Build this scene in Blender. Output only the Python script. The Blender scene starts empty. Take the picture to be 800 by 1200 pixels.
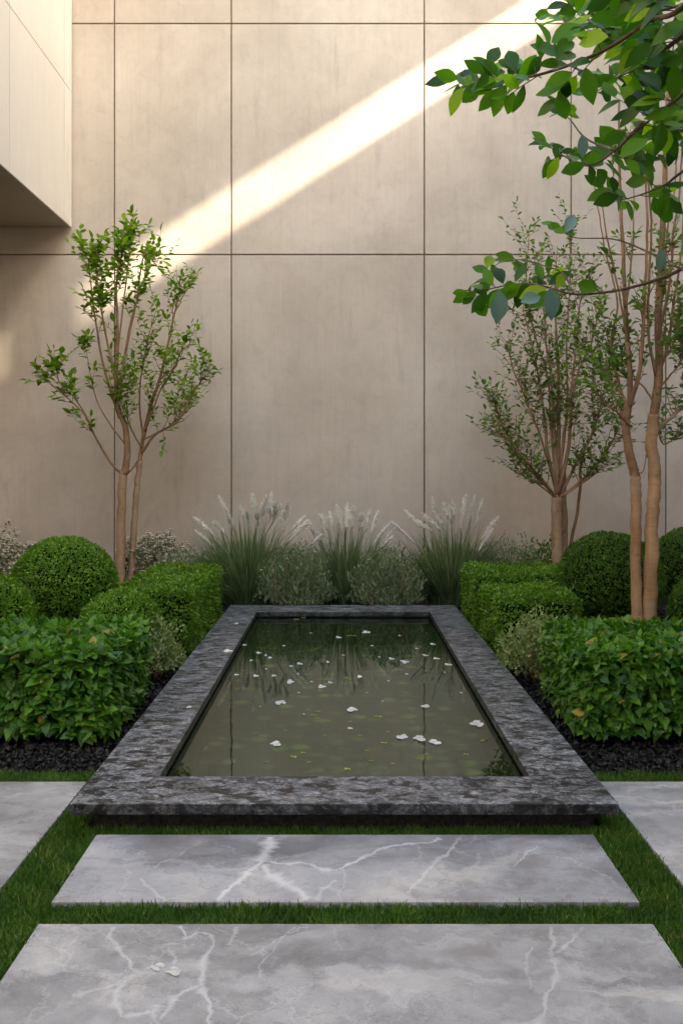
import bpy, math, random
import numpy as np
from mathutils import Vector, noise as mnoise

R = math.radians
random.seed(7)
rng = np.random.default_rng(11)
scene = bpy.context.scene
COL = scene.collection

# ------------------------------------------------------------------ camera
CAM_Z = 1.38
cam_d = bpy.data.cameras.new('camera')
cam = bpy.data.objects.new('camera', cam_d)
COL.objects.link(cam)
cam.location = (0, 0, CAM_Z)
cam.rotation_euler = (R(90), 0, 0)
cam_d.sensor_fit = 'HORIZONTAL'
cam_d.sensor_width = 24.0
cam_d.lens = 30.0
cam_d.shift_y = -52 / 800
cam_d.clip_start = 0.05
cam_d.clip_end = 500
scene.camera = cam

# ------------------------------------------------------------------ light
SUN_K = 0.45                       # travel towards the wall per metre travelled to the left
SUN_S = 0.64                       # drop per metre travelled to the left
sdir = Vector((-1.0, SUN_K, -SUN_S)).normalized()
elev = math.asin(-sdir.z)
azim = math.atan2(-sdir.x, -sdir.y)          # from +Y, clockwise (towards +X)
w = bpy.data.worlds.new('World')
scene.world = w
w.use_nodes = True
nt = w.node_tree
bg = nt.nodes['Background']
sky = nt.nodes.new('ShaderNodeTexSky')
sky.sky_type = 'NISHITA'
sky.sun_disc = False
sky.sun_elevation = elev
sky.sun_rotation = azim
sky.air_density = 1.0
sky.dust_density = 4.0
sky.ozone_density = 0.6
nt.links.new(sky.outputs[0], bg.inputs[0])
bg.inputs[1].default_value = 0.15
sun_d = bpy.data.lights.new('sun', 'SUN')
sun_d.energy = 2.2
sun_d.angle = R(1.1)
sun_d.color = (1.0, 0.94, 0.86)
sun = bpy.data.objects.new('sun', sun_d)
COL.objects.link(sun)
sun.rotation_euler = sdir.to_track_quat('-Z', 'Y').to_euler()
sun.location = (8, -4, 12)
vs = scene.view_settings
vs.view_transform = 'Standard'
vs.look = 'None'
vs.gamma = 1.0
vs.use_curve_mapping = False
vs.exposure = 2.7
vs.use_white_balance = True
vs.white_balance_temperature = 7350
vs.white_balance_tint = 6
scene.render.engine = 'CYCLES'
cy = scene.cycles
cy.max_bounces = 8
cy.diffuse_bounces = 5
cy.glossy_bounces = 4
cy.transmission_bounces = 6
cy.transparent_max_bounces = 10
cy.use_denoising = True
cy.caustics_reflective = False
cy.caustics_refractive = False


# ------------------------------------------------------------------ helpers
def at(px, py, d):
    """the point d metres ahead that the photograph (800 x 1200) shows at px, py"""
    return np.array(((px - 400) / 1000 * d, d, CAM_Z - (py - 548) / 1000 * d))


def on(px, py, z):
    return at(px, py, (CAM_Z - z) * 1000 / (py - 548))


def tag(o, label=None, cat=None, group=None, kind=None):
    if label: o['label'] = label
    if cat: o['category'] = cat
    if group: o['group'] = group
    if kind: o['kind'] = kind
    return o


def empty(name, loc, label, cat, group=None):
    o = bpy.data.objects.new(name, None)
    o.empty_display_size = 0.1
    o.location = loc
    COL.objects.link(o)
    return tag(o, label, cat, group)


class Buf:
    def __init__(s):
        s.v = []; s.f = []; s.r = []; s.n = 0; s.smooth = []

    def add(s, v, faces, r=0.5, smooth=True):
        v = np.asarray(v, float).reshape(-1, 3)
        s.v.append(v)
        s.r.append(np.broadcast_to(np.asarray(r, float), (len(v),)))
        for f in (faces if isinstance(faces, list) else [faces]):
            f = np.asarray(f, np.int64)
            s.f.append(f + s.n)
            s.smooth.append(smooth)
        s.n += len(v)

    def box(s, x0, x1, y0, y1, z0, z1, r=0.5):
        v = [(x, y, z) for z in (z0, z1) for y in (y0, y1) for x in (x0, x1)]
        f = [(0, 2, 3, 1), (4, 5, 7, 6), (0, 1, 5, 4), (2, 6, 7, 3), (0, 4, 6, 2), (1, 3, 7, 5)]
        s.add(v, np.array(f), r, False)

    def build(s, name, mat, parent=None, loc=(0, 0, 0), bevel=0):
        loc = np.array(loc, float)
        V = np.concatenate(s.v)
        base = loc if parent is None else np.array(parent.location)
        V = V - base
        me = bpy.data.meshes.new(name)
        me.vertices.add(len(V))
        me.vertices.foreach_set('co', V.astype(np.float32).ravel())
        idx = np.concatenate([f.ravel() for f in s.f])
        cnt = np.concatenate([np.full(len(f), f.shape[1]) for f in s.f])
        sm = np.concatenate([np.full(len(f), q) for f, q in zip(s.f, s.smooth)])
        st = np.concatenate(([0], np.cumsum(cnt)[:-1]))
        me.loops.add(len(idx))
        me.loops.foreach_set('vertex_index', idx.astype(np.int32))
        me.polygons.add(len(cnt))
        me.polygons.foreach_set('loop_start', st.astype(np.int32))
        me.polygons.foreach_set('loop_total', cnt.astype(np.int32))
        me.polygons.foreach_set('use_smooth', sm.astype(bool))
        a = me.attributes.new('rnd', 'FLOAT', 'POINT')
        a.data.foreach_set('value', np.concatenate(s.r).astype(np.float32))
        me.update(calc_edges=True)
        me.materials.append(mat)
        o = bpy.data.objects.new(name, me)
        COL.objects.link(o)
        if parent is not None:
            o.parent = parent
        else:
            o.location = loc
        if bevel:
            m = o.modifiers.new('bevel', 'BEVEL')
            m.width = bevel; m.segments = 2; m.limit_method = 'ANGLE'
        return o


def norm(a):
    return a / np.maximum(np.linalg.norm(a, axis=-1, keepdims=True), 1e-9)


def catmull(P, n=6):
    P = np.asarray(P, float)
    if len(P) < 3:
        return P
    Q = np.vstack([2 * P[0] - P[1], P, 2 * P[-1] - P[-2]])
    out = []
    for i in range(1, len(Q) - 2):
        p0, p1, p2, p3 = Q[i - 1:i + 3]
        for t in np.linspace(0, 1, n, endpoint=False):
            out.append(.5 * (2 * p1 + (p2 - p0) * t + (2 * p0 - 5 * p1 + 4 * p2 - p3) * t * t + (3 * p1 - p0 - 3 * p2 + p3) * t ** 3))
    out.append(P[-1])
    return np.array(out)


def tube(buf, P, rad, sides=7, r=0.5, cap=True):
    P = np.asarray(P, float); n = len(P)
    rad = np.broadcast_to(np.asarray(rad, float), (n,))
    T = norm(np.gradient(P, axis=0))
    ref = np.array((0.31, 0.9, 0.29)) if abs(T[0, 1]) < .8 else np.array((1, 0, 0.1))
    U = norm(np.cross(T, ref)); W = np.cross(T, U)
    a = np.linspace(0, 2 * np.pi, sides, endpoint=False)
    V = P[:, None] + rad[:, None, None] * (np.cos(a)[None, :, None] * U[:, None] + np.sin(a)[None, :, None] * W[:, None])
    i = np.arange(n - 1)[:, None] * sides
    j = np.arange(sides)[None]; k = (j + 1) % sides
    F = np.stack([i + j, i + k, i + sides + k, i + sides + j], -1).reshape(-1, 4)
    fs = [F]
    if cap:
        fs.append(np.array([list(range(sides))[::-1]])); fs.append(np.array([[(n - 1) * sides + q for q in range(sides)]]))
    buf.add(V.reshape(-1, 3), fs, r)


def leaf_small(wid=.5, fold=.12):
    v = np.array([(0, 0, 0), (-wid / 2, .45, fold), (0, 1, -.05), (wid / 2, .45, fold)])
    return v, [np.array([(0, 2, 1), (0, 3, 2)])]


def leaf_big(prof, fold=.12, droop=.18):
    t = [p[0] for p in prof]; V = []
    for tt, ww in prof:
        z = -droop * tt * tt
        V += [(-ww / 2, tt, z + fold * ww), (0, tt, z), (ww / 2, tt, z + fold * ww)]
    F = []
    for i in range(len(prof) - 1):
        a = i * 3
        F += [(a, a + 1, a + 4, a + 3), (a + 1, a + 2, a + 5, a + 4)]
    return np.array(V), [np.array(F)]


ELL = leaf_big([(0, .02), (.1, .2), (.28, .42), (.5, .52), (.7, .42), (.87, .2), (1, .0)])
HEART = leaf_big([(0, .1), (.08, .5), (.28, .74), (.5, .64), (.75, .34), (1, .02)], .14, .25)
RHOMB = leaf_small(.55)
OVAL = leaf_big([(0, .04), (.3, .48), (.65, .5), (1, .06)], .15, .15)


def leaves(buf, pos, axis, up, size, tpl, rnd=None, wvar=.15, smooth=True):
    """one copy of the leaf outline per row of pos"""
    V, Fs = tpl
    pos = np.asarray(pos, float); n = len(pos)
    if n == 0: return
    Y = norm(np.asarray(axis, float))
    X = norm(np.cross(Y, up)); Z = np.cross(X, Y)
    size = np.broadcast_to(np.asarray(size, float), (n,))
    ws = 1 + rng.uniform(-wvar, wvar, n)
    cur = rng.normal(1, .6, n)
    P = pos[:, None] + size[:, None, None] * (V[None, :, 0:1] * ws[:, None, None] * X[:, None] + V[None, :, 1:2] * Y[:, None] + (V[None, :, 2:3] * cur[:, None, None]) * Z[:, None])
    if rnd is None: rnd = rng.random(n)
    k = len(V)
    off = (np.arange(n) * k)[:, None, None]
    buf.add(P.reshape(-1, 3), [(F[None] + off).reshape(-1, F.shape[1]) for F in Fs], np.repeat(rnd, k), smooth)


def rvec(n):
    return norm(rng.normal(size=(n, 3)))


# ------------------------------------------------------------------ materials
def new_mat(name):
    m = bpy.data.materials.new(name)
    m.use_nodes = True
    t = m.node_tree
    return m, t, t.nodes['Principled BSDF']


def nd(t, typ, **kw):
    n = t.nodes.new(typ)
    for k, v in kw.items():
        if k[0] == '_': setattr(n, k[1:], v)
        else: n.inputs[int(k[1:]) if k[0] == 'i' and k[1:].isdigit() else k.replace('_', ' ')].default_value = v
    return n


def ramp(t, stops, src=None, interp='LINEAR'):
    n = t.nodes.new('ShaderNodeValToRGB')
    n.color_ramp.interpolation = interp
    el = n.color_ramp.elements
    while len(el) < len(stops): el.new(0.5)
    for e, (p, c) in zip(el, stops):
        e.position = p
        e.color = (c, c, c, 1) if isinstance(c, (int, float)) else (*c, 1)
    if src is not None: t.links.new(src, n.inputs[0])
    return n.outputs[0]


def noise(t, vec, scale, detail=4, rough=.55, dist=0.0):
    n = nd(t, 'ShaderNodeTexNoise', Scale=scale, Detail=detail, Roughness=rough, Distortion=dist)
    if vec is not None: t.links.new(vec, n.inputs['Vector'])
    return n.outputs[0]


def mapping(t, vec, scale=(1, 1, 1), rot=(0, 0, 0), loc=(0, 0, 0)):
    n = t.nodes.new('ShaderNodeMapping')
    n.inputs['Scale'].default_value = scale
    n.inputs['Rotation'].default_value = rot
    n.inputs['Location'].default_value = loc
    t.links.new(vec, n.inputs[0])
    return n.outputs[0]


def mix(t, fac, a, b, mode='MIX'):
    n = t.nodes.new('ShaderNodeMix')
    n.data_type = 'RGBA'; n.blend_type = mode
    for i, v in ((0, fac), (6, a), (7, b)):
        if hasattr(v, 'links') or hasattr(v, 'is_linked'): t.links.new(v, n.inputs[i])
        elif i == 0: n.inputs[0].default_value = v
        else: n.inputs[i].default_value = (*v, 1) if not isinstance(v, (int, float)) else (v, v, v, 1)
    return n.outputs[2]


def math_(t, op, a, b=0.0):
    n = t.nodes.new('ShaderNodeMath'); n.operation = op
    for i, v in ((0, a), (1, b)):
        if isinstance(v, (int, float)): n.inputs[i].default_value = v
        else: t.links.new(v, n.inputs[i])
    return n.outputs[0]


def bump(t, h, bsdf, strength=.3, dist=.01):
    n = nd(t, 'ShaderNodeBump', Strength=strength, Distance=dist)
    t.links.new(h, n.inputs['Height'])
    t.links.new(n.outputs[0], bsdf.inputs['Normal'])


def wpos(t):
    return t.nodes.new('ShaderNodeNewGeometry').outputs['Position']


def opos(t):
    return t.nodes.new('ShaderNodeTexCoord').outputs['Object']


def mat_leaf(name, stops, rough=.45, trans=.3, tcol=None, spec=.4):
    m, t, b = new_mat(name)
    a = t.nodes.new('ShaderNodeAttribute'); a.attribute_name = 'rnd'
    c = ramp(t, stops, a.outputs['Fac'])
    big = noise(t, wpos(t), 3.0, 2)
    c = mix(t, .35, c, ramp(t, [(.3, .55), (.7, 1.35)], big), 'MULTIPLY')
    t.links.new(c, b.inputs['Base Color'])
    b.inputs['Roughness'].default_value = rough
    b.inputs['Specular IOR Level'].default_value = spec
    tr = t.nodes.new('ShaderNodeBsdfTranslucent')
    t.links.new(mix(t, 1.0, c, tcol or (1.5, 1.6, .7), 'MULTIPLY'), tr.inputs[0])
    ms = nd(t, 'ShaderNodeMixShader', Fac=trans)
    t.links.new(b.outputs[0], ms.inputs[1]); t.links.new(tr.outputs[0], ms.inputs[2])
    t.links.new(ms.outputs[0], t.nodes['Material Output'].inputs[0])
    return m


def mat_flat(name, col, rough=.6, var=.25, scale=30, bmp=.2, spec=.3):
    m, t, b = new_mat(name)
    p = wpos(t)
    n = noise(t, p, scale, 5)
    lo = tuple(c * (1 - var) for c in col); hi = tuple(c * (1 + var) for c in col)
    t.links.new(ramp(t, [(.3, lo), (.7, hi)], n), b.inputs['Base Color'])
    b.inputs['Roughness'].default_value = rough
    b.inputs['Specular IOR Level'].default_value = spec
    bump(t, n, b, bmp, .005)
    return m


def mat_wall(name, base, stain, streak=.5, cloud=1.0):
    m, t, b = new_mat(name)
    p = wpos(t)
    inf = t.nodes.new('ShaderNodeObjectInfo').outputs['Random']
    # tone shifts slightly from panel to panel
    a = t.nodes.new('ShaderNodeAttribute'); a.attribute_name = 'rnd'
    c = mix(t, 1.0, base, ramp(t, [(0, .94), (1, 1.05)], a.outputs['Fac']), 'MULTIPLY')
    n1 = noise(t, p, .8, 5, .6, .4)
    c = mix(t, math_(t, 'MULTIPLY', ramp(t, [(.38, 0.0), (.7, 1.0)], n1), .7 * cloud), c, stain)
    n2 = noise(t, mapping(t, p, (9, 9, .7)), 1.0, 6, .65, .3)
    c = mix(t, math_(t, 'MULTIPLY', ramp(t, [(.5, 0.0), (.72, 1.0)], n2), .55 * streak), c, stain)
    n2b = noise(t, mapping(t, p, (40, 40, 1.2)), 1.0, 4, .6)
    c = mix(t, .5 * streak, c, ramp(t, [(.3, .86), (.7, 1.08)], n2b), 'MULTIPLY')
    n3 = noise(t, p, 6.0, 8, .7, .8)
    c = mix(t, .35 * cloud, c, ramp(t, [(.32, .78), (.5, 1.0), (.75, 1.12)], n3), 'MULTIPLY')
    c = mix(t, .8 * cloud, c, ramp(t, [(.3, .82), (.7, 1.08)], noise(t, mapping(t, p, (1, 1, .8)), .45, 3, .5)), 'MULTIPLY')
    n4 = noise(t, mapping(t, p, (2, 2, .3)), 2.0, 7, .7, .3)
    c = mix(t, math_(t, 'MULTIPLY', ramp(t, [(.58, 0.0), (.68, 1.0), (.78, 0.5)], n4), .26 * cloud), c, tuple(q * .62 for q in stain))
    v = nd(t, 'ShaderNodeTexVoronoi', Scale=5.0); t.links.new(p, v.inputs['Vector'])
    c = mix(t, math_(t, 'MULTIPLY', ramp(t, [(.012, 1.0), (.03, 0.0)], v.outputs['Distance']), .35), c, (.13, .1, .08))
    t.links.new(c, b.inputs['Base Color'])
    b.inputs['Roughness'].default_value = .62
    b.inputs['Specular IOR Level'].default_value = .25
    bump(t, noise(t, p, 14, 8, .7), b, .25, .006)
    return m


def mat_granite():
    m, t, b = new_mat('dark_granite')
    p = wpos(t)
    n1 = noise(t, mapping(t, p, (13, 23, 18), (0, 0, .5)), 1.0, 9, .74, .5)
    n2 = noise(t, mapping(t, p, (1, 1.6, 1)), 46.0, 6, .7, .6)
    n3 = noise(t, p, 170.0, 3, .6)
    c = ramp(t, [(.34, (.012, .012, .014)), (.46, (.032, .033, .036)), (.48, (.20, .213, .235)), (.62, (.36, .377, .41))], n1)
    rg_ = math_(t, 'ABSOLUTE', math_(t, 'SUBTRACT', noise(t, mapping(t, p, (24, 38, 30), (0, 0, .3)), 1.0, 7, .65, 1.4), .5))
    c = mix(t, .85, c, ramp(t, [(0, .12), (.02, .3), (.05, 1.0), (.14, 1.25)], rg_), 'MULTIPLY')
    c = mix(t, .6, c, ramp(t, [(.38, .35), (.5, .95), (.65, 1.4)], n2), 'MULTIPLY')
    c = mix(t, .5, c, ramp(t, [(.35, .5), (.6, 1.25)], n3), 'MULTIPLY')
    bigv = math_(t, 'ABSOLUTE', math_(t, 'SUBTRACT', noise(t, mapping(t, p, (4, 6, 5), (0, 0, .7)), 1.0, 8, .6, 1.8), .5))
    c = mix(t, .8, c, ramp(t, [(0, .25), (.025, .5), (.07, 1.0)], bigv), 'MULTIPLY')
    c = mix(t, .7, c, ramp(t, [(.35, .65), (.65, 1.25)], noise(t, p, 3.5, 4, .6)), 'MULTIPLY')
    # side faces darker than the top: their shade is painted into the colour
    gz = t.nodes.new('ShaderNodeSeparateXYZ'); t.links.new(t.nodes.new('ShaderNodeNewGeometry').outputs['True Normal'], gz.inputs[0])
    c = mix(t, ramp(t, [(.5, 1.0), (.9, 0.0)], gz.outputs[2]), c, mix(t, 1.0, c, (.38, .37, .36), 'MULTIPLY'))
    t.links.new(c, b.inputs['Base Color'])
    t.links.new(ramp(t, [(.3, .5), (.7, .3)], n1), b.inputs['Roughness'])
    b.inputs['Specular IOR Level'].default_value = .45
    bump(t, n2, b, .3, .003)
    return m


def mat_marble(name, seed, web, base=(.36, .365, .375), soft=1.0, rot=.6):
    m, t, b = new_mat(name)
    p = mapping(t, wpos(t), (1, 1, 1), (0, 0, 0), (seed * 3.1, seed * 1.7, 0))
    wq = t.nodes.new('ShaderNodeTexNoise'); wq.inputs['Scale'].default_value = 2.6; wq.inputs['Detail'].default_value = 9; wq.inputs['Roughness'].default_value = .66
    t.links.new(p, wq.inputs['Vector'])
    va = t.nodes.new('ShaderNodeVectorMath'); va.operation = 'MULTIPLY_ADD'
    t.links.new(wq.outputs['Color'], va.inputs[0]); va.inputs[1].default_value = (.42, .42, .42); t.links.new(p, va.inputs[2])
    pw = va.outputs[0]
    n1 = noise(t, mapping(t, pw, (1, 3.0, 1), (0, 0, rot)), 1.3, 7, .6, .7)
    c = ramp(t, [(.32, tuple(q * .50 for q in base)), (.44, tuple(q * .84 for q in base)), (.54, tuple(q * 1.1 for q in base)), (.68, (.56, .55, .525))], n1)
    n2 = noise(t, p, 7, 8, .68, .6)
    c = mix(t, .55 * soft, c, ramp(t, [(.33, .66), (.5, 1.0), (.7, 1.18)], n2), 'MULTIPLY')
    # dark hairline veins along the bedding
    n4 = noise(t, mapping(t, pw, (1, 3.2, 1), (0, 0, rot + .35)), 1.9, 6, .62, .5)
    dk = ramp(t, [(.485, 0.0), (.5, 1.0), (.515, 0.0)], n4)
    c = mix(t, math_(t, 'MULTIPLY', dk, .38), c, (.13, .13, .14))
    # brown grey blots
    n5 = noise(t, p, 2.6, 5, .6, .2)
    c = mix(t, math_(t, 'MULTIPLY', ramp(t, [(.56, 0.0), (.64, 1.0)], n5), .45), c, (.17, .16, .15))
    # white veins: warped cell edges, broken up
    v = nd(t, 'ShaderNodeTexVoronoi', Scale=web[0]); v.feature = 'DISTANCE_TO_EDGE'
    t.links.new(pw, v.inputs['Vector'])
    br = ramp(t, [(.42, 0.0), (.56, 1.0)], noise(t, p, 1.7, 3, .5))
    wid = math_(t, 'MULTIPLY', ramp(t, [(.35, .10), (.7, 1.0)], noise(t, p, 6, 4)), web[1])
    e = math_(t, 'LESS_THAN', 0.0, 1.0)
    e = math_(t, 'SUBTRACT', 1.0, math_(t, 'DIVIDE', v.outputs['Distance'], wid))
    e = math_(t, 'MAXIMUM', e, 0.0)
    e = math_(t, 'MULTIPLY', ramp(t, [(0, 0.0), (.45, 1.0)], e), br)
    c = mix(t, math_(t, 'MULTIPLY', e, web[2]), c, (.66, .66, .66))
    v2 = nd(t, 'ShaderNodeTexVoronoi', Scale=web[0] * 3.2); v2.feature = 'DISTANCE_TO_EDGE'
    t.links.new(pw, v2.inputs['Vector'])
    br2 = ramp(t, [(.5, 0.0), (.62, 1.0)], noise(t, p, 2.3, 3, .5))
    e2 = math_(t, 'MULTIPLY', ramp(t, [(0, 1.0), (.035, 0.0)], v2.outputs['Distance']), br2)
    c = mix(t, math_(t, 'MULTIPLY', e2, web[3]), c, (.6, .6, .6))
    n6 = noise(t, p, 220, 3, .6)
    c = mix(t, .5, c, ramp(t, [(.3, .82), (.7, 1.12)], n6), 'MULTIPLY')
    a = t.nodes.new('ShaderNodeAttribute'); a.attribute_name = 'rnd'
    c = mix(t, math_(t, 'MULTIPLY', ramp(t, [(.5, 0.0), (1, 1.0)], a.outputs['Fac']), ramp(t, [(.3, .35), (.6, 1.0)], n2)), c, (.66, .67, .68))
    t.links.new(c, b.inputs['Base Color'])
    t.links.new(ramp(t, [(.3, .34), (.7, .5)], n2), b.inputs['Roughness'])
    b.inputs['Specular IOR Level'].default_value = .5
    bump(t, n2, b, .08, .004)
    return m


def mat_bark(name, lo, hi, rings=55):
    m, t, b = new_mat(name)
    p = wpos(t)
    n1 = noise(t, mapping(t, p, (8, 8, 3)), 1.0, 6, .65)
    n2 = noise(t, mapping(t, p, (7, 7, rings)), 1.0, 6, .7, 1.6)
    c = ramp(t, [(.3, lo), (.65, hi)], n1)
    c = mix(t, .42, c, ramp(t, [(.34, .45), (.5, .95), (.7, 1.15)], n2), 'MULTIPLY')
    n3 = noise(t, mapping(t, p, (14, 14, 9)), 1.0, 5, .7, .6)
    c = mix(t, math_(t, 'MULTIPLY', ramp(t, [(.60, 0.0), (.68, 1.0)], n3), .6), c, tuple(q * .35 for q in lo))
    n4 = noise(t, mapping(t, p, (9, 9, 5)), 1.0, 5, .6, .3)
    c = mix(t, math_(t, 'MULTIPLY', ramp(t, [(.56, 0.0), (.7, 1.0)], n4), .35), c, (.42, .36, .29))
    t.links.new(c, b.inputs['Base Color'])
    b.inputs['Roughness'].default_value = .7
    b.inputs['Specular IOR Level'].default_value = .2
    bump(t, n2, b, .6, .006)
    return m


M = {}
M['wall'] = mat_wall('beige_stone', (.66, .565, .465), (.47, .385, .305))
M['box'] = mat_wall('pale_stone', (.72, .69, .64), (.60, .55, .49), .45, .3)
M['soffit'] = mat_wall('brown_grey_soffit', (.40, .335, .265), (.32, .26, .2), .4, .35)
M['joint'] = mat_flat('joint_brown', (.22, .145, .09), .8)
M['plaster'] = mat_flat('beige_plaster', (.52, .45, .37), .8, .08, 3, .1)
M['granite'] = mat_granite()
M['granite_rough'] = mat_flat('rough_dark_granite', (.028, .026, .025), .7, .6, 60, .8)
M['marble1'] = mat_marble('veined_grey_marble', 1.0, (2.2, .016, .30, .2), (.35, .36, .385))
M['marble2'] = mat_marble('webbed_grey_marble', 4.3, (3.6, .022, .35, .4), (.35, .355, .365), 1.2, -.5)
M['marble3'] = mat_marble('clouded_grey_marble', 7.7, (1.2, .03, .35, .15), (.36, .36, .365), 1.0, .9)
M['marble4'] = mat_marble('smoky_grey_marble', 9.2, (1.3, .03, .35, .15), (.33, .335, .35), 1.0, .4)
M['soil'] = mat_flat('dark_soil', (.018, .014, .011), .95, .5, 40, .8, .1)
M['stone_black'] = mat_flat('black_lava', (.011, .0105, .0105), .5, .7, 25, .4, .3)
M['core'] = mat_flat('dark_core', (.012, .018, .007), .95, .6, 40, .5, .05)  # for the solid dark filling added inside foliage to block light
M['lawn'] = mat_flat('lawn_thatch', (.02, .035, .01), .95, .5, 90, .6, .05)
M['blade'] = mat_leaf('lawn_blade', [(0, (.03, .085, .010)), (.5, (.055, .145, .015)), (.86, (.11, .22, .03)), (1, (.30, .28, .11))], .55, .3)
M['near_leaf'] = mat_leaf('hedge_leaf', [(0, (.025, .095, .012)), (.45, (.065, .19, .018)), (.85, (.12, .28, .024)), (.994, (.14, .28, .035)), (1, (.36, .30, .06))], .42, .35)
M['far_leaf'] = mat_leaf('fine_hedge_leaf', [(0, (.06, .15, .010)), (.5, (.105, .23, .014)), (1, (.18, .34, .025))], .45, .3)
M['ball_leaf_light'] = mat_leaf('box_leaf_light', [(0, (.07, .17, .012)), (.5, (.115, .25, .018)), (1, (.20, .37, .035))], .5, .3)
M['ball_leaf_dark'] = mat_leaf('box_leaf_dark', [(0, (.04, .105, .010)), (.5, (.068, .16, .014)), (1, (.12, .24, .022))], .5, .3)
M['pale_leaf'] = mat_leaf('variegated_leaf', [(0, (.14, .21, .06)), (.5, (.23, .31, .11)), (1, (.40, .46, .24))], .5, .3)
M['grey_leaf'] = mat_leaf('grey_leaf', [(0, (.12, .17, .08)), (.5, (.21, .27, .14)), (1, (.36, .42, .25))], .55, .25, (1.2, 1.3, .9))
M['white_leaf'] = mat_leaf('silvery_leaf', [(0, (.10, .11, .05)), (.5, (.17, .18, .09)), (1, (.30, .31, .18))], .55, .25)
M['blossom'] = mat_leaf('white_blossom', [(0, (.62, .60, .50)), (1, (.82, .80, .74))], .6, .25, (1, 1, 1))
M['reed'] = mat_leaf('reed_blade', [(0, (.10, .15, .07)), (.5, (.19, .26, .13)), (.9, (.31, .38, .21)), (1, (.46, .46, .30))], .5, .5, (1.2, 1.3, .9))
M['plume'] = mat_leaf('plume', [(0, (.80, .75, .66)), (1, (.93, .90, .84))], .8, .3, (1, 1, 1))
M['tree_leaf'] = mat_leaf('young_tree_leaf', [(0, (.07, .16, .012)), (.5, (.14, .27, .022)), (1, (.27, .40, .045))], .42, .5)
M['tree_leaf_grey'] = mat_leaf('small_tree_leaf', [(0, (.06, .13, .03)), (.5, (.10, .19, .04)), (1, (.18, .29, .06))], .45, .45)
M['fore_leaf'] = mat_leaf('glossy_leaf', [(0, (.010, .045, .006)), (.4, (.04, .125, .010)), (.85, (.10, .25, .014)), (1, (.27, .42, .02))], .36, .5, (1.8, 2.1, .6), .3)
M['sky_glint_leaf'] = mat_leaf('sky_glint_leaf', [(0, (.07, .15, .12)), (1, (.11, .20, .17))], .35, .1)  # blue-grey tone paints in the sky's reflection
M['bark'] = mat_bark('tan_bark', (.27, .16, .09), (.44, .30, .19))
M['bark_warm'] = mat_bark('warm_tan_bark', (.28, .15, .075), (.46, .29, .17))
M['twig'] = mat_bark('twig_bark', (.20, .11, .06), (.34, .20, .11), 30)
M['twig_dark'] = mat_bark('dark_branch_bark', (.045, .028, .02), (.10, .06, .04), 30)
M['petal'] = mat_leaf('white_petal', [(0, (.68, .69, .66)), (1, (.86, .86, .82))], .45, .2, (1, 1, 1))
M['yellow_leaf'] = mat_leaf('yellow_green_leaf', [(0, (.22, .30, .05)), (1, (.45, .48, .12))], .45, .2)


# ------------------------------------------------------------------ the setting
def sheet(name, x0, x1, y0, y1, z, mat, kind='structure'):
    b = Buf()
    b.add([(x0, y0, z), (x1, y0, z), (x1, y1, z), (x0, y1, z)], np.array([(0, 1, 2, 3)]), .5, False)
    o = b.build(name, mat)
    o['kind'] = kind
    return o


# the ground: one sheet with a rectangular hole under the basin
def ring(name, O, I, z, mat):
    b = Buf()
    (x0, x1, y0, y1), (a0, a1, b0, b1) = O, I
    v = [(x0, y0, z), (x1, y0, z), (x1, y1, z), (x0, y1, z), (a0, b0, z), (a1, b0, z), (a1, b1, z), (a0, b1, z)]
    b.add(v, np.array([(0, 1, 5, 4), (1, 2, 6, 5), (2, 3, 7, 6), (3, 0, 4, 7)]), .5, False)
    o = b.build(name, mat); o['kind'] = 'structure'
    return o


WALL_Y = 10.0
POOL = (-1.01, 1.03, 3.17, 7.76)          # outer edge of the coping
INN = (-.735, .76, 3.455, 7.40)
COP_Z = .13
WATER_Z = .078
ring('ground', (-60, 60, -60, 60), (-.96, .98, 3.24, 7.7), -.02, M['soil'])
sheet('lawn', -3.4, 3.4, 1.0, 3.236, 0, M['lawn'])
sheet('lawn', -3.4, -.965, 3.2361, 3.83, 0, M['lawn'])
sheet('lawn', .985, 3.4, 3.2361, 3.83, 0, M['lawn'])
# the paved floor behind the camera
sheet('paving', -6.5, 5, -6, .8, -.003, M['marble3'])

# tall panelled wall
wall = empty('panelled_wall', (0, WALL_Y + .2, 0), 'tall beige stone wall of large panels behind the pool', 'wall')
b = Buf(); b.box(-6.6, 5.2, WALL_Y + .015, WALL_Y + .35, -.1, 9.35); b.build('wall_backing', M['joint'], wall)
ZJ = [-.05, 3.88, 6.59, 9.3]
XL = [[-6.5, -5.4, -2.66, -1.29, .97, 3.8, 4.98], [-6.5, -5.4, -2.66, -1.29, .97, 2.69, 4.98], [-6.5, -5.4, -2.66, -1.29, .97, 2.69, 4.98]]
for r_ in range(3):
    for c_ in range(6):
        x0, x1 = XL[r_][c_], XL[r_][c_ + 1]
        g = .0085
        b = Buf(); b.box(x0 + g, x1 - g, WALL_Y, WALL_Y + .1, ZJ[r_] + g, ZJ[r_ + 1] - g, rng.random())
        b.build('panel', M['wall'], wall, bevel=.003)

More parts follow.
